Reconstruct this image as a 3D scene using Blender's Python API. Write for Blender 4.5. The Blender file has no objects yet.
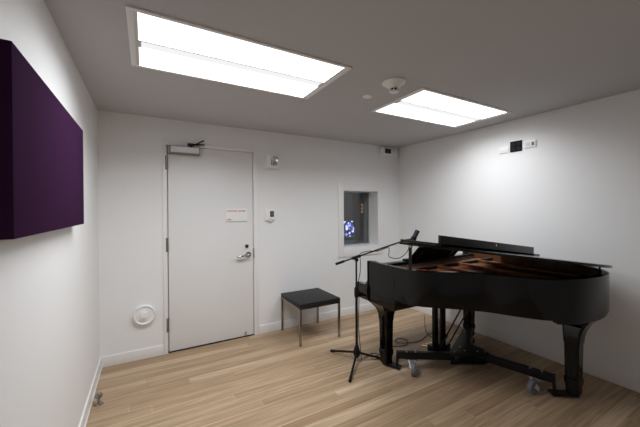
import bpy, bmesh, math, random
from mathutils import Vector, Matrix
random.seed(7)
C = bpy.context.scene.collection
V = Vector
PI = math.pi

# ------------------------------------------------------------------ materials
def mat(name, col, rough=.5, metal=0., spec=.5, coat=0., bump=0., bscale=200., var=0., vscale=3., emis=None, estr=0.):
    m = bpy.data.materials.new(name); m.use_nodes = True
    nt = m.node_tree; b = nt.nodes['Principled BSDF']
    c4 = (*col, 1)
    b.inputs['Base Color'].default_value = c4
    b.inputs['Roughness'].default_value = rough
    b.inputs['Metallic'].default_value = metal
    b.inputs['Specular IOR Level'].default_value = spec
    b.inputs['Coat Weight'].default_value = coat
    b.inputs['Coat Roughness'].default_value = .04
    if emis:
        b.inputs['Emission Color'].default_value = (*emis, 1); b.inputs['Emission Strength'].default_value = estr
    if bump or var:
        tc = nt.nodes.new('ShaderNodeTexCoord')
    if var:
        n = nt.nodes.new('ShaderNodeTexNoise'); n.inputs['Scale'].default_value = vscale; n.inputs['Detail'].default_value = 4
        nt.links.new(tc.outputs['Object'], n.inputs['Vector'])
        r = nt.nodes.new('ShaderNodeValToRGB')
        r.color_ramp.elements[0].position = .3; r.color_ramp.elements[1].position = .7
        r.color_ramp.elements[0].color = (*[x*(1-var) for x in col], 1); r.color_ramp.elements[1].color = (*[min(1, x*(1+var)) for x in col], 1)
        nt.links.new(n.outputs['Fac'], r.inputs['Fac']); nt.links.new(r.outputs['Color'], b.inputs['Base Color'])
    if bump:
        n = nt.nodes.new('ShaderNodeTexNoise'); n.inputs['Scale'].default_value = bscale; n.inputs['Detail'].default_value = 3
        nt.links.new(tc.outputs['Object'], n.inputs['Vector'])
        bp = nt.nodes.new('ShaderNodeBump'); bp.inputs['Strength'].default_value = bump; bp.inputs['Distance'].default_value = .002
        nt.links.new(n.outputs['Fac'], bp.inputs['Height']); nt.links.new(bp.outputs['Normal'], b.inputs['Normal'])
    return m

def oak_floor():
    m = bpy.data.materials.new('oak_planks'); m.use_nodes = True
    nt = m.node_tree; N = nt.nodes; L = nt.links; b = N['Principled BSDF']
    def math_(op, a, c=None):
        n = N.new('ShaderNodeMath'); n.operation = op
        for i, x in enumerate((a, c)):
            if x is None: continue
            if isinstance(x, (int, float)): n.inputs[i].default_value = x
            else: L.new(x, n.inputs[i])
        return n.outputs[0]
    tc = N.new('ShaderNodeTexCoord'); sp = N.new('ShaderNodeSeparateXYZ'); L.new(tc.outputs['Object'], sp.inputs[0])
    x, y = sp.outputs[0], sp.outputs[1]
    PW, PL = .087, 1.75
    yy = math_('DIVIDE', y, PW); row = math_('FLOOR', yy); fy = math_('FRACT', yy)
    wn = N.new('ShaderNodeTexWhiteNoise'); wn.noise_dimensions = '1D'; L.new(row, wn.inputs['W'])
    xx = math_('ADD', math_('DIVIDE', x, PL), math_('MULTIPLY', wn.outputs['Value'], 7.3)); pl = math_('FLOOR', xx); fx = math_('FRACT', xx)
    cb = N.new('ShaderNodeCombineXYZ'); L.new(row, cb.inputs[0]); L.new(pl, cb.inputs[1])
    w2 = N.new('ShaderNodeTexWhiteNoise'); w2.noise_dimensions = '2D'; L.new(cb.outputs[0], w2.inputs['Vector'])
    rp = N.new('ShaderNodeValToRGB'); cr = rp.color_ramp
    cols = [(0, (.345, .230, .137)), (.3, (.405, .280, .172)), (.65, (.445, .315, .198)), (.88, (.495, .360, .235)), (1, (.575, .435, .300))]
    cr.elements[0].position = 0; cr.elements[0].color = (*cols[0][1], 1); cr.elements[1].position = 1; cr.elements[1].color = (*cols[-1][1], 1)
    for p, c in cols[1:-1]:
        e = cr.elements.new(p); e.color = (*c, 1)
    L.new(w2.outputs['Value'], rp.inputs['Fac'])
    # grain: noise stretched along the plank, shifted per plank
    mp = N.new('ShaderNodeCombineXYZ')
    L.new(math_('MULTIPLY', x, 1.6), mp.inputs[0]); L.new(math_('MULTIPLY', y, 34.), mp.inputs[1]); L.new(math_('MULTIPLY', w2.outputs['Value'], 40.), mp.inputs[2])
    ns = N.new('ShaderNodeTexNoise'); ns.inputs['Scale'].default_value = 1.3; ns.inputs['Detail'].default_value = 6; ns.inputs['Distortion'].default_value = .6
    L.new(mp.outputs[0], ns.inputs['Vector'])
    gr = N.new('ShaderNodeValToRGB'); gr.color_ramp.elements[0].position = .3; gr.color_ramp.elements[0].color = (.66, .63, .59, 1)
    gr.color_ramp.elements[1].position = .68; gr.color_ramp.elements[1].color = (1.12, 1.12, 1.12, 1)
    L.new(ns.outputs['Fac'], gr.inputs['Fac'])
    mx = N.new('ShaderNodeMix'); mx.data_type = 'RGBA'; mx.blend_type = 'MULTIPLY'; mx.inputs[0].default_value = 1
    L.new(rp.outputs['Color'], mx.inputs[6]); L.new(gr.outputs['Color'], mx.inputs[7])
    gap = math_('MAXIMUM', math_('LESS_THAN', fy, .045), math_('LESS_THAN', fx, .0016))
    m2 = N.new('ShaderNodeMix'); m2.data_type = 'RGBA'; L.new(math_('MULTIPLY', gap, .55), m2.inputs[0])
    L.new(mx.outputs[2], m2.inputs[6]); gw = N.new('ShaderNodeTexWhiteNoise'); gw.noise_dimensions = '2D'; cg = N.new('ShaderNodeCombineXYZ'); L.new(pl, cg.inputs[0]); L.new(math_('ADD', row, 51.), cg.inputs[1]); L.new(cg.outputs[0], gw.inputs['Vector'])
    gc = N.new('ShaderNodeValToRGB'); gc.color_ramp.interpolation = 'CONSTANT'; gc.color_ramp.elements[0].color = (.24, .155, .085, 1); gc.color_ramp.elements[1].position = .55; gc.color_ramp.elements[1].color = (.78, .62, .44, 1)
    L.new(gw.outputs['Value'], gc.inputs['Fac']); L.new(gc.outputs['Color'], m2.inputs[7])
    L.new(m2.outputs[2], b.inputs['Base Color'])
    rr = N.new('ShaderNodeMapRange'); rr.inputs['To Min'].default_value = .36; rr.inputs['To Max'].default_value = .5
    L.new(ns.outputs['Fac'], rr.inputs['Value']); L.new(rr.outputs[0], b.inputs['Roughness'])
    b.inputs['Specular IOR Level'].default_value = .4
    bp = N.new('ShaderNodeBump'); bp.inputs['Strength'].default_value = .12; bp.inputs['Distance'].default_value = .001
    L.new(math_('SUBTRACT', math_('MULTIPLY', ns.outputs['Fac'], .4), gap), bp.inputs['Height']); L.new(bp.outputs['Normal'], b.inputs['Normal'])
    return m

def glass_mat():
    m = bpy.data.materials.new('window_glass'); m.use_nodes = True
    nt = m.node_tree; N = nt.nodes; L = nt.links; N.remove(N['Principled BSDF'])
    o = N['Material Output']; t = N.new('ShaderNodeBsdfTransparent'); t.inputs[0].default_value = (.9, .91, .91, 1)
    g = N.new('ShaderNodeBsdfGlossy'); g.inputs['Roughness'].default_value = .01
    f = N.new('ShaderNodeFresnel'); f.inputs['IOR'].default_value = 1.5
    x = N.new('ShaderNodeMixShader'); L.new(f.outputs[0], x.inputs[0]); L.new(t.outputs[0], x.inputs[1]); L.new(g.outputs[0], x.inputs[2])
    L.new(x.outputs[0], o.inputs['Surface']); return m

def emit(name, col, s):
    m = bpy.data.materials.new(name); m.use_nodes = True
    nt = m.node_tree; nt.nodes.remove(nt.nodes['Principled BSDF'])
    e = nt.nodes.new('ShaderNodeEmission'); e.inputs[0].default_value = (*col, 1); e.inputs[1].default_value = s
    nt.links.new(e.outputs[0], nt.nodes['Material Output'].inputs['Surface']); return m

def star_screen():
    m = bpy.data.materials.new('monitor_picture'); m.use_nodes = True
    nt = m.node_tree; N = nt.nodes; L = nt.links; N.remove(N['Principled BSDF'])
    tc = N.new('ShaderNodeTexCoord'); vo = N.new('ShaderNodeTexVoronoi'); vo.feature = 'SMOOTH_F1'; vo.inputs['Scale'].default_value = 17
    n = N.new('ShaderNodeMath'); n.operation = 'SUBTRACT'; n.inputs[0].default_value = 1.
    L.new(tc.outputs['Object'], vo.inputs['Vector']); L.new(vo.outputs['Distance'], n.inputs[1])
    r = N.new('ShaderNodeValToRGB'); e = r.color_ramp.elements
    e[0].position = .56; e[0].color = (.004, .004, .008, 1); e[1].position = .86; e[1].color = (.75, .8, 1, 1)
    k = e.new(.66); k.color = (.10, .13, .6, 1)
    L.new(n.outputs[0], r.inputs['Fac'])
    em = N.new('ShaderNodeEmission'); em.inputs[1].default_value = 3.; L.new(r.outputs['Color'], em.inputs[0])
    L.new(em.outputs[0], N['Material Output'].inputs['Surface']); return m

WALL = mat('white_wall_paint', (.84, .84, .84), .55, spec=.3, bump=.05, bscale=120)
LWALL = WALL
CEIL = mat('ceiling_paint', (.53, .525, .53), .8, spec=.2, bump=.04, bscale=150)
TRIM = mat('white_trim_paint', (.84, .83, .82), .35, bump=.02, bscale=60)
DOOR = mat('white_door_paint', (.80, .80, .80), .38, bump=.03, bscale=50, var=.01, vscale=2)
FLOOR = oak_floor()
FAR = mat('grey_fabric_wall', (.62, .62, .62), .9, bump=.2)
BLACK = mat('black_piano_lacquer', (.0035, .0035, .0038), .07, spec=.32)
BLACKS = mat('black_satin_lacquer', (.007, .007, .0075), .32, spec=.35)
SATIN = mat('black_painted_steel', (.007, .007, .0075), .42, spec=.25, bump=.05, bscale=300)
RUBBER = mat('black_rubber', (.007, .007, .007), .75, spec=.25)
CHROME = mat('polished_chrome', (.62, .61, .60), .16, metal=1)
STEEL = mat('brushed_steel', (.50, .50, .50), .34, metal=1, bump=.04, bscale=400)
TABLELEG = mat('dark_chrome', (.36, .33, .31), .2, metal=1)
HINGE = mat('dull_bronze_metal', (.30, .27, .24), .45, metal=1)
JACK = mat('matte_jack_plastic', (.03, .03, .032), .8, spec=.1)
ZINC = mat('bright_zinc', (.8, .78, .76), .5, metal=.8)
BRASS = mat('polished_brass', (.78, .56, .26), .22, metal=1)
PLATEM = mat('bronze_iron_plate', (.25, .105, .036), .34, metal=.75, var=.12, vscale=12)
COPPER = mat('copper_wire', (.55, .24, .12), .35, metal=1)
SPRUCE = mat('varnished_spruce', (.34, .17, .075), .4, var=.15, vscale=20)
MAHOG = mat('mahogany_veneer', (.12, .05, .022), .3, var=.25, vscale=14)
REDFELT = mat('red_felt', (.42, .035, .02), .95)
PURPLE = mat('purple_acoustic_fabric', (.037, .0115, .040), 1.0, spec=.03, bump=.6, bscale=500, var=.12, vscale=180)
PURPLEE = mat('black_fabric_edge', (.006, .004, .006), .95, spec=.1, bump=.5, bscale=500)
PLASTIC = mat('white_plastic', (.86, .86, .85), .4)
PLASTICG = mat('off_white_plastic', (.66, .66, .64), .45)
DARKP = mat('black_plastic', (.012, .012, .013), .4)
NAVY = mat('dark_navy_metal', (.02, .026, .045), .38, metal=.4)
LCD = mat('grey_lcd', (.10, .11, .12), .2)
REDP = mat('red_print', (.55, .05, .05), .5)
TOPM = mat('black_grained_top', (.013, .0125, .0125), .55, spec=.35, bump=.25, bscale=120)
WHEEL = mat('grey_rubber_wheel', (.15, .155, .17), .6)
GLASS = glass_mat()
LIGHT = emit('lamp_diffuser_glow', (1.0, 1.0, 1.0), 2.5)
BARM = emit('lamp_bar_glow', (.98, .98, 1.0), .93)
CTRLW = mat('dim_grey_paint', (.15, .148, .155), .8)
CTRLD = mat('charcoal_laminate', (.05, .05, .055), .5)
AMBER = emit('amber_indicator', (1, .45, .12), .55)
SCREEN = star_screen()
PAD = mat('grey_console_metal', (.12, .12, .13), .4)

# ------------------------------------------------------------------ mesh builder
class MB:
    def __init__(s): s.bm = bmesh.new()
    def face(s, vs):
        try: return s.bm.faces.new(vs)
        except ValueError: return None
    def box(s, x0, x1, y0, y1, z0, z1, bev=0.):
        b = bmesh.new(); bmesh.ops.create_cube(b, size=1)
        for v in b.verts: v.co = V(((x0+x1)/2+v.co.x*(x1-x0), (y0+y1)/2+v.co.y*(y1-y0), (z0+z1)/2+v.co.z*(z1-z0)))
        if bev: bmesh.ops.bevel(b, geom=list(b.edges), offset=bev, segments=2, profile=.6, affect='EDGES')
        s.add(b); return s
    def add(s, b, M=None):
        if M is not None: bmesh.ops.transform(b, matrix=M, verts=b.verts)
        mp = {}
        for v in b.verts: mp[v] = s.bm.verts.new(v.co)
        for f in b.faces: s.face([mp[v] for v in f.verts])
        b.free()
    def cyl(s, p, q, r0, r1=None, n=20):
        p, q = V(p), V(q); r1 = r0 if r1 is None else r1
        b = bmesh.new(); d = q-p
        bmesh.ops.create_cone(b, cap_ends=True, segments=n, radius1=r0, radius2=r1, depth=d.length)
        M = Matrix.Translation((p+q)/2) @ d.to_track_quat('Z', 'Y').to_matrix().to_4x4()
        s.add(b, M); return s
    def bar(s, p, q, w, h, up=(0, 0, 1), bev=0.):
        p, q = V(p), V(q); d = q-p; y = d.normalized(); u = V(up); x = y.cross(u).normalized(); z = x.cross(y)
        b = bmesh.new(); bmesh.ops.create_cube(b, size=1)
        for v in b.verts: v.co = V((v.co.x*w, v.co.y*d.length, v.co.z*h))
        if bev: bmesh.ops.bevel(b, geom=list(b.edges), offset=bev, segments=2, profile=.6, affect='EDGES')
        M = Matrix((x, y, z)).transposed().to_4x4(); M.translation = (p+q)/2
        s.add(b, M); return s
    def lathe(s, prof, center, axis=(0, 0, 1), n=32):
        """prof: (radius, height) pairs along axis"""
        q = V(axis).to_track_quat('Z', 'Y').to_matrix(); c = V(center); rings = []
        for r, h in prof:
            if r < 1e-6: rings.append([s.bm.verts.new(c+q@V((0, 0, h)))])
            else: rings.append([s.bm.verts.new(c+q@V((r*math.cos(2*PI*i/n), r*math.sin(2*PI*i/n), h))) for i in range(n)])
        for a, b in zip(rings, rings[1:]):
            for i in range(n):
                j = (i+1) % n
                if len(a) == 1 and len(b) == 1: continue
                if len(a) == 1: s.face([a[0], b[i], b[j]])
                elif len(b) == 1: s.face([a[i], a[j], b[0]])
                else: s.face([a[i], a[j], b[j], b[i]])
        for R_, fl in ((rings[0], 1), (rings[-1], 0)):
            if len(R_) > 1: s.face(R_[::-1] if fl else R_)
        return s
    def loft(s, rings):
        rv = [[s.bm.verts.new(V(p)) for p in r] for r in rings]; n = len(rv[0])
        for a, b in zip(rv, rv[1:]):
            for i in range(n):
                j = (i+1) % n; s.face([a[i], a[j], b[j], b[i]])
        s.face(rv[0][::-1]); s.face(rv[-1]); return s
    def tube(s, pts, r, n=8):
        pts = [V(p) for p in pts]; rings = []; up = None
        for i, p in enumerate(pts):
            t = (pts[min(i+1, len(pts)-1)]-pts[max(i-1, 0)]).normalized()
            if up is None: up = t.orthogonal().normalized()
            up = (up - t*up.dot(t)).normalized(); sd = t.cross(up)
            rings.append([p+(up*math.cos(2*PI*k/n)+sd*math.sin(2*PI*k/n))*r for k in range(n)])
        s.loft(rings); return s
    def prism(s, outline, z0, z1, zf=None):
        """outline (x, y); zf(x, y) adds a slope"""
        zf = zf or (lambda x, y: 0)
        s.loft([[(x, y, z0+zf(x, y)) for x, y in outline], [(x, y, z1+zf(x, y)) for x, y in outline]]); return s
    def build(s, name, m, parent=None, ang=35, bevel=0.):
        bm = s.bm
        bmesh.ops.recalc_face_normals(bm, faces=bm.faces)
        if bevel:
            ed = [e for e in bm.edges if len(e.link_faces) == 2 and e.calc_face_angle(0) > math.radians(50)]
            bmesh.ops.bevel(bm, geom=ed, offset=bevel, segments=2, profile=.6, affect='EDGES', clamp_overlap=True)
        me = bpy.data.meshes.new(name); 
        if parent is not None:
            w = V(parent.location); p = parent.parent
            while p is not None: w += V(p.location); p = p.parent
            bmesh.ops.translate(bm, vec=-w, verts=bm.verts)
        bm.to_mesh(me); bm.free(); me.materials.append(m)
        for f in me.polygons: f.use_smooth = True
        me.set_sharp_from_angle(angle=math.radians(ang))
        o = bpy.data.objects.new(name, me); C.objects.link(o)
        if parent is not None: o.parent = parent
        return o

def thing(name, label, cat, loc, group=None):
    o = bpy.data.objects.new(name, None); C.objects.link(o); o.location = loc; o.empty_display_size = .05
    o['label'] = label; o['category'] = cat
    if group: o['group'] = group
    return o
def tag(o, label, cat, group=None):
    o['label'] = label; o['category'] = cat
    if group: o['group'] = group
    return o
def struct(o): o['kind'] = 'structure'; return o
def slabel(o, t): o['label'] = t; return o
def BX(*a, **k): return MB().box(*a, **k)
def spline(pts, n=8, closed=False):
    P = [V(p) for p in pts]; out = []; L = len(P)
    for i in range(L if closed else L-1):
        g = (lambda k: P[k % L]) if closed else (lambda k: P[max(0, min(L-1, k))])
        a, b, c, d = g(i-1), g(i), g(i+1), g(i+2)
        for k in range(n):
            t = k/n
            out.append(.5*((2*b)+(c-a)*t+(2*a-5*b+4*c-d)*t*t+(3*b-a-3*c+d)*t**3))
    if not closed: out.append(P[-1])
    return out

# ------------------------------------------------------------------ room shell
W, H, YF = 3.781, 2.403, -4.5           # right wall, ceiling height, wall behind the photographer
DX0, DX1, DH = .573, 1.476, 2.134       # door slab
WX0, WX1, WZ0, WZ1 = 2.742, 3.345, .937, 1.722   # window opening
TB = .34                                 # thickness of the back wall
struct(BX(-.1, W+.1, YF-.1, 0, -.1, 0).build('floor', FLOOR))
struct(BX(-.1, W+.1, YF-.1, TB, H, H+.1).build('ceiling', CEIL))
struct(BX(-.1, 0, YF, TB, 0, H).build('wall_left', LWALL))
struct(BX(W, W+.1, YF, TB, 0, H).build('wall_right', WALL))
struct(BX(-.1, W+.1, YF-.1, YF, 0, H).build('wall_front', FAR))
b = MB(); F0, F1 = DX0-.012, DX1+.012
b.box(0, F0, 0, TB, 0, H).box(F0, F1, 0, TB, DH+.012, H).box(F1, WX0, 0, TB, 0, H)
b.box(WX0, WX1, 0, TB, 0, WZ0).box(WX0, WX1, 0, TB, WZ1, H).box(WX1, W, 0, TB, 0, H)
struct(b.build('wall_back', WALL))
T, BBH = .012, .098
struct(BX(0, .531, -T, 0, 0, BBH, bev=.003).box(1.533, W, -T, 0, 0, BBH, bev=.003).build('baseboard_back', TRIM))
struct(BX(0, T, YF, -T, 0, BBH, bev=.003).build('baseboard_left', TRIM))
struct(BX(W-T, W, YF, -T, 0, BBH, bev=.003).build('baseboard_right', TRIM))
# shallow rounded groove strip at the foot of the left baseboard
struct(BX(T, T+.008, YF, -T, 0, .02, bev=.003).build('trim_1', TRIM))

# ------------------------------------------------------------------ door
d = struct(bpy.data.objects.new('door_1', None)); C.objects.link(d); d.location = (DX0, 0, 0)
d['label'] = 'white flush door with steel closer and lever handle in the back wall'
BX(DX0+.011, DX1-.005, .004, .048, .008, DH-.003, bev=.0015).build('door_slab', DOOR, d)
fr = MB()
fr.box(.533, DX0-.001, -.014, .09, 0, DH+.042, bev=.003).box(DX1+.001, 1.527, -.014, .09, 0, DH+.042, bev=.003)
fr.box(DX0-.001, DX1+.001, -.014, .09, DH+.001, DH+.042, bev=.003)
fr.box(DX0-.001, DX0+.02, .050, .09, 0, DH).box(DX1-.02, DX1+.001, .050, .09, 0, DH).box(DX0, DX1, .05, .09, DH-.02, DH+.002)
fr.build('door_frame', TRIM, d)
for z0 in (.222, 1.043, 1.882):
    h = MB()
    for k in range(5): h.cyl((DX0-.004, -.012, z0+k*.0285+.001), (DX0-.004, -.012, z0+(k+1)*.0285-.001), .0115, n=14)
    h.box(DX0-.012, DX0+.006, -.010, .004, z0, z0+.143); h.build('hinge', HINGE, d)
cl = MB().box(.592, .888, -.058, .003, 2.046, 2.128, bev=.006).build('door_closer', HINGE, d)
slabel(cl, 'steel closer body on the top hinge corner')
BX(.607, .876, -.0635, -.057, 2.061, 2.121, bev=.002).build('cover', mat('satin_aluminium', (.74, .74, .76), .42, metal=.55), cl)
a = MB().cyl((.80, -.035, 2.126), (.80, -.035, 2.150), .013).bar((.80, -.037, 2.148), (.925, -.075, 2.158), .016, .010)
a.bar((.925, -.075, 2.156), (.80, -.020, 2.163), .014, .010).box(.77, .83, -.026, -.012, 2.14, 2.170).bar((.84, -.060, 2.152), (.925, -.055, 2.205), .020, .014)
a.build('closer_arm', SATIN, cl)
lv = MB().lathe([(.0, .0), (.034, 0), (.034, .008), (.028, .013), (.0, .013)], (1.412, .004, .948), (0, -1, 0))
lv.cyl((1.412, -.006, .948), (1.412, -.052, .948), .011)
lv.tube(spline([(1.412, -.05, .948), (1.385, -.056, .949), (1.33, -.056, .944), (1.288, -.054, .938), (1.276, -.040, .938)], 6), .0125, 12)
lv.build('lever_handle', CHROME, d)
MB().lathe([(0, 0), (.021, 0), (.021, .008), (.017, .012), (0, .012)], (1.397, .004, 1.046), (0, -1, 0)).build('lock_cylinder', mat('dark_lock_metal', (.12, .12, .12), .35, metal=1), d)
BX(DX1-.004, DX1+.006, -.016, .004, .905, 1.02, bev=.002).build('strike_plate', STEEL, d)
BX(1.366, 1.386, -.010, .006, .022, .060, bev=.003).build('door_bumper', STEEL, d)
BX(DX0+.006, DX1-.006, -.002, .02, .001, .012).build('door_sweep', RUBBER, d)

# sign
sg = thing('door_sign', 'white door sign with red CONTROL ROOM lettering', 'sign', (1.275, .004, 1.398))
BX(1.158, 1.402, -.008, .0035, 1.335, 1.478, bev=.002).build('plate', PLASTIC, sg)
def text(s, x, z, size, y, parent, m):
    cu = bpy.data.curves.new('t', 'FONT'); cu.body = s; cu.size = size; cu.extrude = .0006; cu.align_x = 'LEFT'; cu.offset = size*.02
    o = bpy.data.objects.new('t', cu); C.objects.link(o); bpy.context.view_layer.update()
    me = bpy.data.meshes.new_from_object(o.evaluated_get(bpy.context.evaluated_depsgraph_get()))
    bpy.data.objects.remove(o); bpy.data.curves.remove(cu)
    for v in me.vertices: v.co = V((x+v.co.x, y-v.co.z, z+v.co.y)) - V(parent.location)
    me.materials.clear(); me.materials.append(m); me.name = 'lettering'
    t = bpy.data.objects.new('lettering', me); C.objects.link(t); t.parent = parent; return t
text('CONTROL ROOM', 1.172, 1.446, .0255, -.0085, sg, REDP)
text('7008', 1.174, 1.350, .0225, -.0085, sg, REDP)

# ------------------------------------------------------------------ window to the control room
w = struct(bpy.data.objects.new('window_1', None)); C.objects.link(w); w.location = ((WX0+WX1)/2, 0, WZ0)
w['label'] = 'small deep window to the dark control room beside the piano'
OX0, OX1, OZ0, OZ1 = 2.655, 3.432, .808, 1.818
wf = MB()
wf.box(OX0, WX0, -.014, 0, OZ0, OZ1, bev=.003).box(WX1, OX1, -.014, 0, OZ0, OZ1, bev=.003)
wf.box(WX0, WX1, -.014, 0, OZ0, WZ0, bev=.003).box(WX0, WX1, -.014, 0, WZ1, OZ1, bev=.003)
wf.build('window_frame', TRIM, w)
st = MB(); q = .013
for y0, y1 in ((.178, .200), (.290, .315)):
    st.box(WX0, WX0+q, y0, y1, WZ0, WZ1).box(WX1-q, WX1, y0, y1, WZ0, WZ1).box(WX0+q, WX1-q, y0, y1, WZ0, WZ0+q).box(WX0+q, WX1-q, y0, y1, WZ1-q, WZ1)
st.build('glazing_stop', mat('grey_glazing_stop', (.42, .45, .44), .5), w)
for y0 in (.2005, .316):
    BX(WX0+.001, WX1-.001, y0, y0+.006, WZ0+.001, WZ1-.001).build('pane', GLASS, w)
# control room beyond
cr = MB(); y0, y1 = TB, 3.0; x0, x1 = 1.6, 6.2
cr.box(x0, x1, y1, y1+.1, 0, H).box(x0-.1, x0, y0, y1, 0, H).box(x1, x1+.1, y0, y1, 0, H).box(W+.1, x1, TB-.05, TB, 0, H)
struct(cr.build('wall_control_room', CTRLW))
struct(BX(x0-.1, x1+.1, 0, y1+.1, -.1, -.002).build('floor_control_room', CTRLD))
struct(BX(x0-.1, x1+.1, TB, y1+.1, H, H+.1).build('ceiling_control_room', CTRLD))
dk = thing('control_desk', 'dark desk behind the control room window glass', 'desk', (3.9, 1.45, 0))
BX(2.9, 4.9, 1.05, 1.85, .70, .74, bev=.004).build('desk_top', CTRLD, dk)
for xx in (2.95, 4.82): BX(xx, xx+.04, 1.1, 1.8, 0, .70).build('side_panel', CTRLD, dk)
mc = thing('mixing_console', 'grey mixing console on the desk behind the window glass', 'mixing console', (3.75, 1.4, .74))
MB().loft([[(3.3, 1.12, .7405), (4.3, 1.12, .7405), (4.3, 1.12, .80), (3.3, 1.12, .80)], [(3.3, 1.5, .7405), (4.3, 1.5, .7405), (4.3, 1.5, .85), (3.3, 1.5, .85)]]).build('console_body', PAD, mc)
for i in range(16): BX(3.34+i*.06, 3.352+i*.06, 1.2, 1.23, .808, .834).build('fader', PLASTIC, mc)
mo = thing('monitor', 'monitor showing blue and white blobs behind the window', 'monitor', (3.88, 1.65, .74))
BX(3.60, 4.14, 1.66, 1.70, .88, 1.24, bev=.005).build('monitor_case', DARKP, mo)
BX(3.62, 4.12, 1.655, 1.6605, .90, 1.22).build('screen', SCREEN, mo)
MB().cyl((3.87, 1.69, .75), (3.87, 1.69, .90), .02).box(3.75, 3.99, 1.62, 1.78, .7405, .755).build('stand', DARKP, mo)
rk = thing('equipment_rack', 'dark equipment rack with three amber lights behind the window', 'equipment rack', (4.95, 2.6, 0))
BX(4.55, 5.15, 2.3, 2.9, 0, 1.85, bev=.004).build('rack_case', CTRLD, rk)
for zz in (1.38, 1.46, 1.54): BX(4.80, 4.85, 2.290, 2.302, zz, zz+.045).build('indicator_light', AMBER, rk)

# ------------------------------------------------------------------ ceiling lights
LP, LC, SPREAD = 32.5, (.935, .965, 1.0), 153
def area(name, loc, rot, sx, sy, e, col=(1, 1, 1), spread=None):
    l = bpy.data.lights.new(name, 'AREA'); l.shape = 'RECTANGLE'; l.size = sx; l.size_y = sy; l.energy = e; l.color = col
    l.spread = math.radians(spread or SPREAD)
    o = bpy.data.objects.new(name, l); o.location = loc; o.rotation_euler = rot; C.objects.link(o); return o
def ceiling_light(x0, x1, y0, y1, label, LP):
    t = thing('ceiling_light', label, 'ceiling light', ((x0+x1)/2, (y0+y1)/2, H), 'recessed ceiling lights')
    z1, z0 = H, H-.010; f = .022
    m = MB().box(x0, x1, y0, y0+f, z0, z1, bev=.002).box(x0, x1, y1-f, y1, z0, z1, bev=.002)
    m.box(x0, x0+.030, y0+f, y1-f, z0, z1, bev=.002).box(x1-.030, x1, y0+f, y1-f, z0, z1, bev=.002)
    m.build('frame', TRIM, t)
    for a, c in ((x0+.030, x0+.046), (x1-.046, x1-.030)): BX(a, c, y0+f, y1-f, H-.006, H).build('end_plate', PLASTICG, t)
    xa, xb = x0+.046, x1-.046; ya, yb = y0+f, y1-f; L = yb-ya
    m1, m2 = ya+L*.44, ya+L*.575
    BX(xa, xb, ya, m1, H-.0045, H-.0005).build('diffuser', LIGHT, t)
    BX(xa, xb, m2, yb, H-.0045, H-.0005).build('diffuser', LIGHT, t)
    area('ceiling_lamp', ((xa+xb)/2, (ya+m1)/2, H-.0052), (0, 0, 0), xb-xa, m1-ya, LP*(m1-ya)*(xb-xa), LC)
    area('ceiling_lamp', ((xa+xb)/2, (yb+m2)/2, H-.0052), (0, 0, 0), xb-xa, yb-m2, LP*(yb-m2)*(xb-xa), LC)
    BX(xa+.012, xb-.012, m1+.010, m2, H-.0075, H-.0005).build('centre_bar', BARM, t)
    g = MB().box(xa, xb, m1, m1+.010, H-.0095, H-.0005)
    g.box(xa, xa+.012, m1+.010, m2, H-.0095, H-.0005).box(xb-.012, xb, m1+.010, m2, H-.0095, H-.0005)
    g.build('bar_bracket', PLASTICG, t)
ceiling_light(.312, 1.572, -1.855, -1.202, 'recessed rectangular ceiling light nearest the left wall, in front of the door', LP*1.22)
ceiling_light(2.242, 3.484, -1.841, -1.212, 'recessed rectangular ceiling light above the piano by the right wall', LP*.94)

# ------------------------------------------------------------------ small things on ceiling and walls
sx, sy = 1.985, -1.800
t = thing('smoke_detector', 'white funnel shaped ceiling detector with dark slots between the lights', 'detector', (sx, sy, H))
MB().lathe([(0, 0), (.086, 0), (.088, .004), (.085, .009), (.070, .017), (.052, .031), (.041, .043), (.038, .048), (0, .048)], (sx, sy, H), (0, 0, -1), 36).build('base', PLASTIC, t)
for k in range(8):
    a = 2*PI*k/8; MB().bar((sx+.034*math.cos(a), sy+.034*math.sin(a), H-.0475), (sx+.034*math.cos(a), sy+.034*math.sin(a), H-.067), .007, .005, up=(math.cos(a), math.sin(a), 0)).build('slot_rib', PLASTIC, t)
MB().lathe([(0, .0475), (.028, .0475), (.028, .067), (0, .067)], (sx, sy, H), (0, 0, -1)).build('sensor_chamber', DARKP, t)
MB().lathe([(0, .0665), (.036, .0665), (.035, .071), (.024, .077), (0, .079)], (sx, sy, H), (0, 0, -1)).build('cap', PLASTIC, t)
tag(MB().lathe([(0, 0), (.040, 0), (.040, .005), (.036, .010), (.012, .012), (0, .012)], (1.985, -1.49, H), (0, 0, -1)).build('sprinkler_cover', PLASTIC), 'small round white cover disc on the ceiling beside the funnel detector', 'ceiling cover')

t = thing('wall_strobe', 'white strobe alarm box with clear lens to the right of the door top', 'alarm', (1.735, 0, 2.06))
BX(1.612, 1.790, -.010, 0, 1.950, 2.120, bev=.004).build('back_plate', PLASTIC, t)
MB().prism([(1.618, -.010), (1.618, -.070), (1.665, -.082), (1.768, -.072), (1.768, -.010)], 1.962, 2.110).build('housing', PLASTIC, t, bevel=.006)
BX(1.692, 1.748, -.104, -.070, 1.985, 2.095, bev=.012).build('strobe_lens', mat('clear_lens', (.62, .62, .66), .15, metal=.85), t)
BX(1.668, 1.684, -.0845, -.070, 1.99, 2.06).build('marking', mat('faded_red_print', (.5, .33, .32), .5), t)

t = thing('thermostat', 'white wall thermostat with grey screen between door and window', 'thermostat', (1.678, 0, 1.39))
BX(1.622, 1.738, -.026, .002, 1.340, 1.462, bev=.006).build('body', PLASTIC, t)
BX(1.672, 1.722, -.0285, -.025, 1.380, 1.452, bev=.001).build('screen', LCD, t)
MB().lathe([(0, 0), (.026, 0), (.026, .022), (.020, .028), (0, .028)], (1.682, -.004, 1.340), (0, -1, 0)).build('dial', PLASTICG, t)

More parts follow.
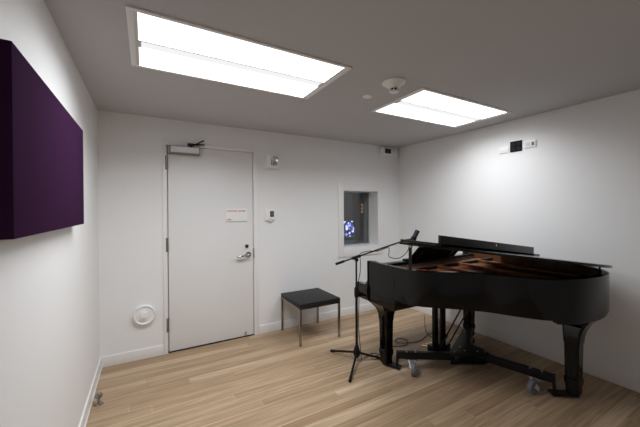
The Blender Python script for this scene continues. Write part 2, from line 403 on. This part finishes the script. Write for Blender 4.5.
t = thing('wall_sensor', 'white sensor box with black window in the upper corner of the back wall', 'sensor', (3.57, 0, 2.30))
BX(3.405, 3.565, -.065, 0, 2.262, 2.365, bev=.004).build('housing', PLASTIC, t)
BX(3.440, 3.555, -.068, -.063, 2.285, 2.355, bev=.001).build('dark_window', DARKP, t)
BX(3.565, 3.700, -.045, 0, 2.255, 2.355, bev=.004).build('side_box', PLASTIC, t)
MB().lathe([(0, 0), (.036, 0), (.036, .012), (.028, .018), (0, .018)], (3.635, -.044, 2.305), (0, -1, 0)).build('speaker_disc', PLASTIC, t)

t = thing('wall_jack', 'round white wall plate with square knob low beside the door hinges', 'wall plate', (.364, 0, .437))
MB().lathe([(0, 0), (.096, 0), (.100, .020), (.096, .040), (.088, .046), (.080, .042), (.076, .036), (0, .036)], (.364, 0, .440), (0, -1, 0), 44).build('round_plate', PLASTIC, t)
BX(.330, .388, -.066, -.034, .412, .474, bev=.004).build('square_knob', PLASTIC, t)

def wall_box(y0, y1, z0, z1, th): return BX(W-th, W+.002, y0, y1, z0, z1, bev=.003)
t = thing('blank_wall_plate', 'faint white double wall plate left of the black connector panel', 'wall plate', (W, -1.587, 2.098))
wall_box(-1.640, -1.540, 2.066, 2.130, .010).build('plate', PLASTIC, t)
for yy in (-1.613, -1.566): BX(W-.0125, W-.009, yy-.013, yy+.013, 2.086, 2.112, bev=.002).build('blank_insert', PLASTIC, t)
t = thing('connector_panel', 'black connector panel with four jacks high on the right wall', 'connector panel', (W, -1.715, 2.118))
wall_box(-1.775, -1.655, 2.063, 2.175, .007).build('plate', mat('dark_navy_plate', (.008, .008, .014), .7, spec=.15), t)
for yy in (-1.687, -1.743):
    for zz in (2.094, 2.144):
        j = MB().lathe([(0, 0), (.020, 0), (.020, .005), (.013, .005), (.012, .001), (0, .001)], (W-.007, yy, zz), (-1, 0, 0), 18)
        j.build('jack', JACK, t)
t = thing('wall_outlet', 'white wall plate with small indicator right of the black connector panel', 'wall plate', (W, -1.853, 2.118))
wall_box(-1.905, -1.800, 2.083, 2.153, .012).build('plate', PLASTIC, t)
BX(W-.015, W-.011, -1.892, -1.868, 2.102, 2.136, bev=.001).build('indicator', mat('brown_green_plastic', (.16, .12, .09), .4), t)
BX(W-.014, W-.011, -1.855, -1.812, 2.100, 2.138, bev=.001).build('cover_insert', PLASTICG, t)

t = thing('acoustic_panel', 'dark purple fabric acoustic panel on the left wall', 'acoustic panel', (0, -1.82, 1.385))
BX(.012, .060, -2.313, -1.185, 1.389, 1.952, bev=.004).build('fabric_face', PURPLE, t)
BX(.000, .013, -2.29, -1.21, 1.41, 1.93).build('backing_frame', PURPLEE, t)

t = thing('door_stop', 'small chrome floor door stop beside the left baseboard', 'door stop', (.062, -.655, 0))
MB().lathe([(0, 0), (.030, 0), (.030, .004), (.022, .010), (.010, .014), (0, .014)], (.062, -.655, .0), n=28).build('base', TABLELEG, t)
MB().cyl((.062, -.655, .013), (.062, -.655, .060), .009).build('post', TABLELEG, t)
MB().lathe([(0, -.020), (.016, -.020), (.022, -.014), (.022, .014), (.016, .020), (0, .020)], (.062, -.655, .068), (.8, -.6, 0), 24).build('head', mat('smoky_chrome', (.35, .35, .36), .2, metal=1), t)

# ------------------------------------------------------------------ side table
t = thing('side_table', 'small square black topped side table with thin chrome legs by the back wall', 'table', (2.06, -.30, 0))
sx0, sx1, sy0, sy1, sz = 1.800, 2.315, -.560, -.035, .452
BX(sx0, sx1, sy0, sy1, sz-.046, sz, bev=.003).build('table_top', TOPM, t)
fm = MB(); g = .010
fm.box(sx0+g, sx1-g, sy0, sy0+.012, sz-.060, sz-.0465).box(sx0+g, sx1-g, sy1-.012, sy1, sz-.060, sz-.0465)
fm.box(sx0, sx0+.012, sy0+g, sy1-g, sz-.060, sz-.0465).box(sx1-.012, sx1, sy0+g, sy1-g, sz-.060, sz-.0465)
fm.build('frame', TABLELEG, t)
for a in (sx0, sx1-.022):
    for c in (sy0, sy1-.022):
        BX(a, a+.022, c, c+.022, 0, sz-.0465, bev=.0015).build('leg', TABLELEG, t)

# ------------------------------------------------------------------ grand piano
P = thing('grand_piano', 'black lacquered grand piano with its lid propped slightly open', 'piano', (2.94, -1.75, 0))
ZT, ZB = .978, .695
XB = 3.685
ctrl = [(2.205, -1.195), (2.203, -1.40), (2.205, -1.60), (2.225, -1.735), (2.315, -1.855), (2.455, -1.985), (2.585, -2.135), (2.675, -2.30), (2.785, -2.455),
        (2.96, -2.555), (3.19, -2.597), (3.42, -2.572), (3.575, -2.475), (3.66, -2.315), (XB, -2.12), (XB, -1.85), (XB, -1.55), (XB, -1.195)]
out = [p.to_2d() for p in spline([(x, y, 0) for x, y in ctrl], 7)]
def offset(poly, d):
    r = []
    for i, p in enumerate(poly):
        a = poly[max(i-1, 0)]; c = poly[min(i+1, len(poly)-1)]; tt = (c-a).normalized(); r.append(p+V((-tt.y, tt.x))*d)
    return r
inn = offset(out, .042)
def strip(o_, i_, z0, z1):
    m = MB(); rings = []
    for a, c in zip(o_, i_):
        rings.append([(a.x, a.y, z0), (a.x, a.y, z1-.003), (a.x+(c.x-a.x)*.08, a.y+(c.y-a.y)*.08, z1), (c.x, c.y, z1), (c.x, c.y, z0)])
    m.loft(rings); return m
strip(out, inn, ZB, ZT).build('rim', BLACK, P, ang=40)
slabel(strip(offset(out, .0425), offset(out, .052), ZB+.02, ZT-.008).build('inner_rim', MAHOG, P), 'brown veneered inside of the rim')
inn2 = [p for p in offset(out, .053) if p.y < -1.52]
sb = [(p.x, p.y) for p in inn2]; MB().prism(sb, .800, .808).build('soundboard', SPRUCE, P)
plo = [p for p in offset(out, .062) if p.y < -1.40]
pl = MB().prism([(p.x, p.y) for p in plo], .872, .884)
pl.prism([(2.262, -1.30), (2.262, -1.56), (3.627, -1.56), (3.627, -1.30)], .875, .905)
for f0, f1 in ((2.42, 2.50), (2.72, 2.83), (3.02, 3.12), (3.33, 3.38)):
    yb_ = -2.42 if f1 > 2.7 else -1.93
    pl.bar((f0, -1.56, .925), (f1+.02, yb_+.02, .905), .028, .04)
crv = spline([(2.30, -1.76, .898), (2.46, -1.93, .898), (2.60, -2.10, .898), (2.70, -2.28, .898), (2.82, -2.43, .898), (3.0, -2.50, .898), (3.2, -2.53, .898), (3.42, -2.50, .898)], 6)
pl.tube(crv, .018, 8)
pl.build('iron_plate', PLATEM, P)
sr = MB()
for k in range(64):
    u = k/63; xa = 2.32+u*1.25
    xb = xa+.05+.06*u; yb_ = -1.78-.72*min(1, u*1.25)
    if u > .72: xa += .0; xb = xa-.18; yb_ = -2.42
    sr.tube([(xa, -1.42, .915), (xb, yb_, .912)], .0016 if u < .7 else .0032, 5)
o = sr.build('strings', COPPER, P); o['kind'] = 'stuff'
tp = MB()
for k in range(60):
    for j in range(3): tp.cyl((2.33+k*.0208, -1.34-.025*j-.006*(k % 2), .904), (2.33+k*.0208, -1.34-.025*j-.006*(k % 2), .930), .0035, n=6)
o = tp.build('tuning_pins', STEEL, P); o['kind'] = 'stuff'
BX(2.30, 3.58, -1.585, -1.565, .905, .945, bev=.003).build('damper_rail', BLACKS, P)
BX(2.262, 2.50, -1.66, -1.615, .9, .936, bev=.003).build('felt_strip', REDFELT, P)
# front: cheeks, key blocks, fall board, stretcher
BX(2.247, XB-.043, -1.50, -1.13, ZB-.09, ZB+.0, bev=.004).build('keybed_back', BLACKS, P)
BX(2.206, XB-.001, -1.56, -1.02, .600, .694, bev=.005).build('keybed', BLACK, P)
for xs in (2.207, XB-.062):
    m = MB(); pr_ = [(-1.012, .615), (-1.002, .64), (-1.000, .728), (-1.012, .740), (-1.15, .745), (-1.18, .76), (-1.192, .80), (-1.196, .90), (-1.194, .970), (-1.20, .9775), (-1.26, .9775), (-1.26, .61)]
    m.loft([[(xs, y, z) for y, z in pr_], [(xs+.06, y, z) for y, z in pr_]]); m.build('key_block', BLACK, P, bevel=.003)
BX(2.268, XB-.063, -1.03, -1.008, .61, .722, bev=.004).build('key_slip', BLACK, P)
m = MB().loft([[(x, -1.05, .700), (x, -1.18, .735), (x, -1.215, .80), (x, -1.235, .90), (x, -1.255, .90), (x, -1.255, .70)] for x in (2.269, XB-.064)])
m.build('fall_board', BLACK, P, bevel=.003)
BX(2.248, XB-.044, -1.335, -1.256, .86, .955, bev=.004).build('stretcher', BLACK, P)
# music desk, leaning towards the tail
md = MB(); A0, A1 = V((0, -1.305, .956)), V((0, -1.452, 1.112))
md.loft([[(x, A0.y, A0.z), (x, A1.y, A1.z), (x, A1.y-.014, A1.z-.008), (x, A0.y-.014, A0.z-.008)] for x in (2.615, 3.30)])
md.build('music_desk', mat('black_matte_panel', (.004, .004, .004), .7, spec=.04), P, bevel=.003)
BX(2.60, 3.28, -1.31, -1.255, .955, .972, bev=.003).build('desk_ledge', BLACK, P)
for xx in (2.70, 3.18): MB().bar((xx, -1.345, .97), (xx, -1.43, 1.06), .012, .008).build('desk_support', BRASS, P)
# lid
SL = .134
zl = lambda x, y: (XB-x)*SL
ov = [p for p in offset(out, -.016) if p.y < -1.64]
lo = [(ov[0].x, -1.632)] + [(p.x, p.y) for p in ov] + [(ov[-1].x, -1.632)]
lid = MB().prism(lo, .979, .999, zl).build('lid', BLACK, P, bevel=.003)
fl = MB(); x0, x1 = 2.205, XB-.01
fl.prism([(x0, -1.632), (x0, -1.985), (x1, -1.985), (x1, -1.632)], 1.0005, 1.022, zl)
flap = fl.build('lid_flap', BLACK, lid, bevel=.003); slabel(flap, 'front lid flap folded back on the lid')
fl = MB().prism([(2.262, -1.962), (2.262, -1.985), (3.565, -1.985), (3.565, -1.962)], 1.000, 1.082, zl)
fl.build('flap_lip', BLACKS, flap, bevel=.002)
MB().prism([(2.948, -1.983), (2.948, -1.9875), (2.962, -1.9875), (2.962, -1.983)], 1.050, 1.068, zl).build('lock_plate', BRASS, flap)
for xx in (2.40, 2.62, 3.3):
    MB().prism([(xx, -1.636), (xx, -1.600), (xx+.05, -1.600), (xx+.05, -1.636)], .988, 1.018, zl).build('flap_hinge', BRASS, lid)
for xx, yy in ((2.34, -1.80), (3.5, -1.85)): MB().prism([(xx, yy), (xx+.02, yy), (xx+.02, yy+.02), (xx, yy+.02)], .9985, 1.002, zl).build('rubber_buffer', RUBBER, lid)
MB().cyl((3.54, -2.475, .975), (3.54, -2.475, 1.0), .007).build('lid_buffer', RUBBER, lid)
MB().bar((2.232, -1.715, .95), (2.236, -1.712, 1.172), .024, .016).build('lid_prop', BLACKS, P)
BX(2.225, 2.249, -1.726, -1.704, 1.158, 1.173, bev=.003).build('prop_socket', BRASS, P)
# legs
def sq(cx, cy, hx, hy, z, c=.22):
    k = c*min(hx, hy)
    return [(cx-hx+k, cy-hy, z), (cx+hx-k, cy-hy, z), (cx+hx, cy-hy+k, z), (cx+hx, cy+hy-k, z), (cx+hx-k, cy+hy, z), (cx-hx+k, cy+hy, z), (cx-hx, cy+hy-k, z), (cx-hx, cy-hy+k, z)]
def leg(cx, cy, zt, flare=(0, 0), k=1., sag=1.):
    lv_ = [(.028, .043), (.10, .045), (.105, .051), (.150, .053), (.155, .0465), (.42, .051), (zt-.150*sag, .056), (zt-.120*sag, .058), (zt-.090*sag, .066), (zt-.060*sag, .082), (zt-.032*sag, .105), (zt-.014*sag, .122), (zt, .135)]
    rings = []
    for z, h in lv_:
        e = max(0, h-.056)/.079
        rings.append(sq(cx+flare[0]*e, cy+flare[1]*e, h*k, h*k, z))
    MB().loft(rings).build('leg', BLACK, P, ang=30)
leg(2.345, -1.300, .601)
leg(3.585, -1.300, .601)
BX(2.98, 3.53, -2.52, -2.25, .662, .694, bev=.006).build('leg_plate', BLACK, P)
strip(offset(out[58:94], .010), offset(out[58:94], .06), .668, .696).build('bottom_moulding', BLACK, P)
leg(3.270, -2.405, .663, (.13, -.01), .95, 1.55)
m = MB()
for a, c in (((2.45, -1.56), (3.30, -2.30)), ((2.95, -1.56), (3.2, -2.30)), ((3.5, -1.56), (3.35, -2.30))): m.bar((*a, .735), (*c, .735), .07, .075)
m.build('bracing_beam', MAHOG, P)
# pedal lyre
ly = bpy.data.objects.new('pedal_lyre', None)
LX, LY = 2.895, -1.45
ly = BX(LX-.105, LX+.105, LY-.055, LY+.055, .055, .130, bev=.006).build('pedal_lyre', BLACK, P)
for dx in (-.055, .055): BX(LX+dx-.020, LX+dx+.020, LY-.022, LY+.022, .129, .608, bev=.004).build('lyre_post', BLACK, ly)
for dx in (-.02, .0, .02): MB().cyl((LX+dx, LY, .129), (LX+dx, LY, .606), .004).build('pedal_rod', SATIN, ly)
for dx in (-.06, .0, .06):
    m = MB(); m.loft([[(LX+dx-a, LY+y, z), (LX+dx+a, LY+y, z), (LX+dx+a, LY+y, z+.012), (LX+dx-a, LY+y, z+.012)] for y, a, z in ((.05, .009, .075), (.09, .010, .072), (.12, .019, .068), (.155, .021, .060), (.17, .012, .056))])
    m.build('pedal', BRASS, ly, ang=50)
for dx in (-.06, .06): MB().cyl((LX+dx, LY-.045, .10), (LX+dx*1.1, LY-.38, .74), .0065).build('lyre_brace', SATIN, ly)

# ------------------------------------------------------------------ piano dolly
D = thing('piano_dolly', 'black three armed piano dolly with casters under the piano legs', 'dolly', (2.90, -1.72, 0))
ZA = .132
hub = MB().prism([(2.705, -1.715), (2.79, -1.655), (3.34, -1.395), (3.43, -1.435), (3.075, -1.665), (3.09, -1.78), (3.04, -1.875), (2.96, -1.875)], ZA+.0301, ZA+.039)
hub.prism([(2.705, -1.725), (2.79, -1.665), (3.04, -1.57), (3.10, -1.62), (3.09, -1.78), (3.04, -1.875), (2.96, -1.875)], ZA-.039, ZA-.0301)
hub = hub.build('hub_plate', SATIN, D, bevel=.002)
for p_ in ((2.80, -1.70), (2.90, -1.73), (2.93, -1.66), (2.98, -1.80), (3.03, -1.84), (3.28, -1.46)):
    MB().cyl((*p_, ZA+.0385), (*p_, ZA+.047), .009, n=6).build('bolt', STEEL, hub)
def arm(a0, a1, legp, wheel, wax):
    s_, e_ = V((*a0, ZA)), V((*a1, ZA)); u = (e_-s_).normalized(); l_ = V((*legp, .0195)); w_ = V((*wheel, .058))
    m = MB().bar(s_, e_, .05, .060, bev=.004)
    m.bar(e_+u*.005+V((0, 0, .030)), V((e_.x, e_.y, .0125))+u*.012, .05, .016, up=u)
    v = (l_-V((e_.x, e_.y, .0195))).normalized()
    m.bar(V((e_.x, e_.y, .0195))-v*.02, l_+v*.02, .070, .015)
    a_ = m.build('arm', SATIN, D)
    sd = V((-u.y, u.x, 0)); t_ = (w_-e_).dot(u); c_ = e_+u*t_
    k = MB()
    for q_ in (-.040, .040):
        p_ = c_+u*q_
        for e2 in (-.015, .015): k.cyl(p_+sd*e2+V((0, 0, .029)), p_+sd*e2+V((0, 0, .036)), .007, n=6)
    k.bar(c_-u*.055-V((0, 0, .0345)), c_+u*.055-V((0, 0, .0345)), .075, .008)
    cs = k.build('caster', STEEL, D); slabel(cs, 'steel caster bracket with grey wheel')
    ax = V((*wax, 0)).normalized(); top = V((c_.x, c_.y, ZA-.039))*.6+V((w_.x, w_.y, ZA-.039))*.4
    f_ = MB()
    for s2 in (-1, 1): f_.bar(top+ax*.026*s2, w_+ax*.026*s2-V((0, 0, .012)), .048, .005, up=ax)
    f_.bar(top-ax*.029, top+ax*.029, .05, .006).cyl(top-V((0, 0, .004)), top+V((0, 0, .006)), .028); f_.cyl(w_-ax*.034, w_+ax*.034, .008)
    f_.build('fork', ZINC, cs)
    MB().lathe([(0, -.014), (.036, -.014), (.040, -.020), (.052, -.020), (.057, -.012), (.058, 0), (.057, .012), (.052, .020), (.040, .020), (.036, .014), (0, .014)], w_, ax, 32).build('wheel', WHEEL, cs)
arm((2.80, -1.69), (2.388, -1.412), (2.345, -1.300), (2.425, -1.560), (.69, -.73))
arm((3.02, -1.83), (3.150, -2.315), (3.270, -2.405), (3.035, -2.235), (-.25, -.97))
arm((3.06, -1.60), (3.47, -1.40), (3.585, -1.300), (3.36, -1.46), (.8, -.6))

# ------------------------------------------------------------------ microphone stand
ms = thing('microphone_stand', 'black tripod boom microphone stand beside the piano keyboard end', 'microphone stand', (2.135, -1.118, 0))
bx, by = 2.135, -1.118
MB().cyl((bx, by, .07), (bx, by, .66), .0125).build('lower_tube', SATIN, ms)
MB().cyl((bx, by, .60), (bx, by, .975), .0085).build('upper_tube', SATIN, ms)
MB().lathe([(0, 0), (.017, 0), (.021, .02), (.021, .08), (.016, .10), (0, .10)], (bx, by, .62), n=18).build('clutch', RUBBER, ms)
MB().lathe([(0, 0), (.020, 0), (.030, .02), (.034, .05), (.028, .075), (.018, .11), (0, .11)], (bx, by, .045), n=18).build('tripod_hub', RUBBER, ms)
for ex, ey in ((2.030, -.820), (1.874, -1.372), (2.372, -1.212)):
    e = V((ex, ey, .012)); s_ = V((bx, by, .095)); u = (e-s_).normalized()
    l_ = MB().cyl(s_+u*.02, e, .0105).build('leg', SATIN, ms)
    MB().cyl(e-u*.05, e+u*.004, .0125).build('rubber_foot', RUBBER, l_)
pv = V((bx, by, 1.008)); bv = V((.415, -.252, .166)); u = bv.normalized()
bm_ = MB().cyl(pv-bv*.37, pv+bv*1.0, .0075).build('boom', SATIN, ms)
MB().cyl(pv-bv*.41, pv-bv*.235, .0125).build('counterweight', RUBBER, bm_)
m = MB().cyl(pv-u*.045, pv+u*.045, .0145).cyl((bx, by, .965), (bx, by, 1.0), .012).cyl(V((bx, by, .985))+V((.35, .9, 0))*.03, V((bx, by, .985))-V((.35, .9, 0))*.03, .016)
m.build('boom_clamp', RUBBER, ms)
mi = thing('microphone', 'dark slim microphone on the boom end above the piano lid edge', 'microphone', (2.58, -1.386, 1.14))
m0, m1 = V((2.565, -1.378, 1.095)), V((2.640, -1.421, 1.266)); u = (m1-m0).normalized()
MB().lathe([(0, 0), (.009, 0), (.011, .03), (.020, .05), (.0215, .055), (.0215, .183), (.019, .187), (0, .187)], m0, u, 22).build('body', NAVY, mi)
MB().lathe([(0, .128), (.0222, .128), (.0222, .178), (0, .178)], m0, u, 22).build('grille', mat('dark_mesh', (.03, .035, .055), .5, metal=.5, bump=.6, bscale=900), mi)
MB().bar(pv+bv*.985, m0+u*.10, .014, .010).lathe([(.0217, .085), (.026, .085), (.026, .115), (.0217, .115)], m0, u, 20).build('clip', RUBBER, mi)
# microphone cable
pb = pv+bv*.62
pts = [m0-u*.002, m0-u*.04, m0+V((-.060, .033, -.085)), m0+V((-.115, .065, -.100)), m0+V((-.165, .095, -.080)), pb+V((.012, -.006, -.040)), pb+V((.001, 0, -.014))]
pts += [pv+bv*.42+V((0, 0, -.013)), pv+bv*.25+V((0, 0, .016)), pv+bv*.08+V((0, 0, .018)), V((bx+.035, by-.02, .96)), V((bx+.03, by-.02, .86)), V((bx+.014, by-.012, .76)), V((bx+.022, by-.01, .6)), V((bx+.018, by-.008, .35)), V((bx+.032, by-.016, .13)),
        V((bx+.06, by-.005, .006)), V((2.27, -1.09, .004)), V((2.42, -1.13, .004)), V((2.36, -1.06, .004)), V((2.30, -1.16, .006)), V((2.44, -1.19, .004)), V((2.52, -1.09, .004)), V((2.66, -1.06, .004)),
        V((2.80, -1.10, .004)), V((2.90, -1.02, .004)), V((2.86, -.93, .004)), V((2.76, -.98, .004)), V((2.82, -1.06, .007)), V((3.02, -1.10, .004)), V((3.25, -1.02, .004)), V((3.40, -1.10, .004)), V((3.36, -1.19, .004)), V((3.2, -1.15, .006)), V((3.28, -.95, .004)), V((3.52, -.72, .004)), V((3.70, -.55, .004))]
tag(MB().tube(spline(pts, 8), .0034, 8).build('microphone_cable', RUBBER), 'thin black microphone cable looping from the stand across the floor', 'cable')

# ------------------------------------------------------------------ lights
area('control_room_fill', (3.3, 1.6, 2.38), (0, 0, 0), .8, .5, .8, (.9, .93, 1), 170)  # added fill light, no visible fixture; dimly brightens the space behind the glass
wd = bpy.data.worlds.new('world'); bpy.context.scene.world = wd; wd.use_nodes = True
wd.node_tree.nodes['Background'].inputs[0].default_value = (0, 0, 0, 1)

# ------------------------------------------------------------------ camera
yaw, pit, rol, f = .5170, -.006, -.006, 305.86
Fw = V((math.sin(yaw)*math.cos(pit), math.cos(yaw)*math.cos(pit), math.sin(pit)))
r0 = V((math.cos(yaw), -math.sin(yaw), 0)); u0 = r0.cross(Fw)
Rt = r0*math.cos(rol)+u0*math.sin(rol); Up = -r0*math.sin(rol)+u0*math.cos(rol)
cd = bpy.data.cameras.new('camera'); cam = bpy.data.objects.new('camera', cd); C.objects.link(cam)
M = Matrix((Rt, Up, -Fw)).transposed().to_4x4(); M.translation = V((.386, -3.496, 1.47)); cam.matrix_world = M
cd.sensor_fit = 'HORIZONTAL'; cd.sensor_width = 36; cd.lens = f*36/640; cd.shift_y = -(213.5-210.97)/640; cd.clip_start = .02
sc = bpy.context.scene; sc.camera = cam
vs = sc.view_settings; vs.view_transform = 'Standard'; vs.look = 'None'; vs.gamma = 1; vs.exposure = 0.; vs.use_curve_mapping = False
try: sc.cycles.max_bounces = 10; sc.cycles.diffuse_bounces = 6
except Exception: pass
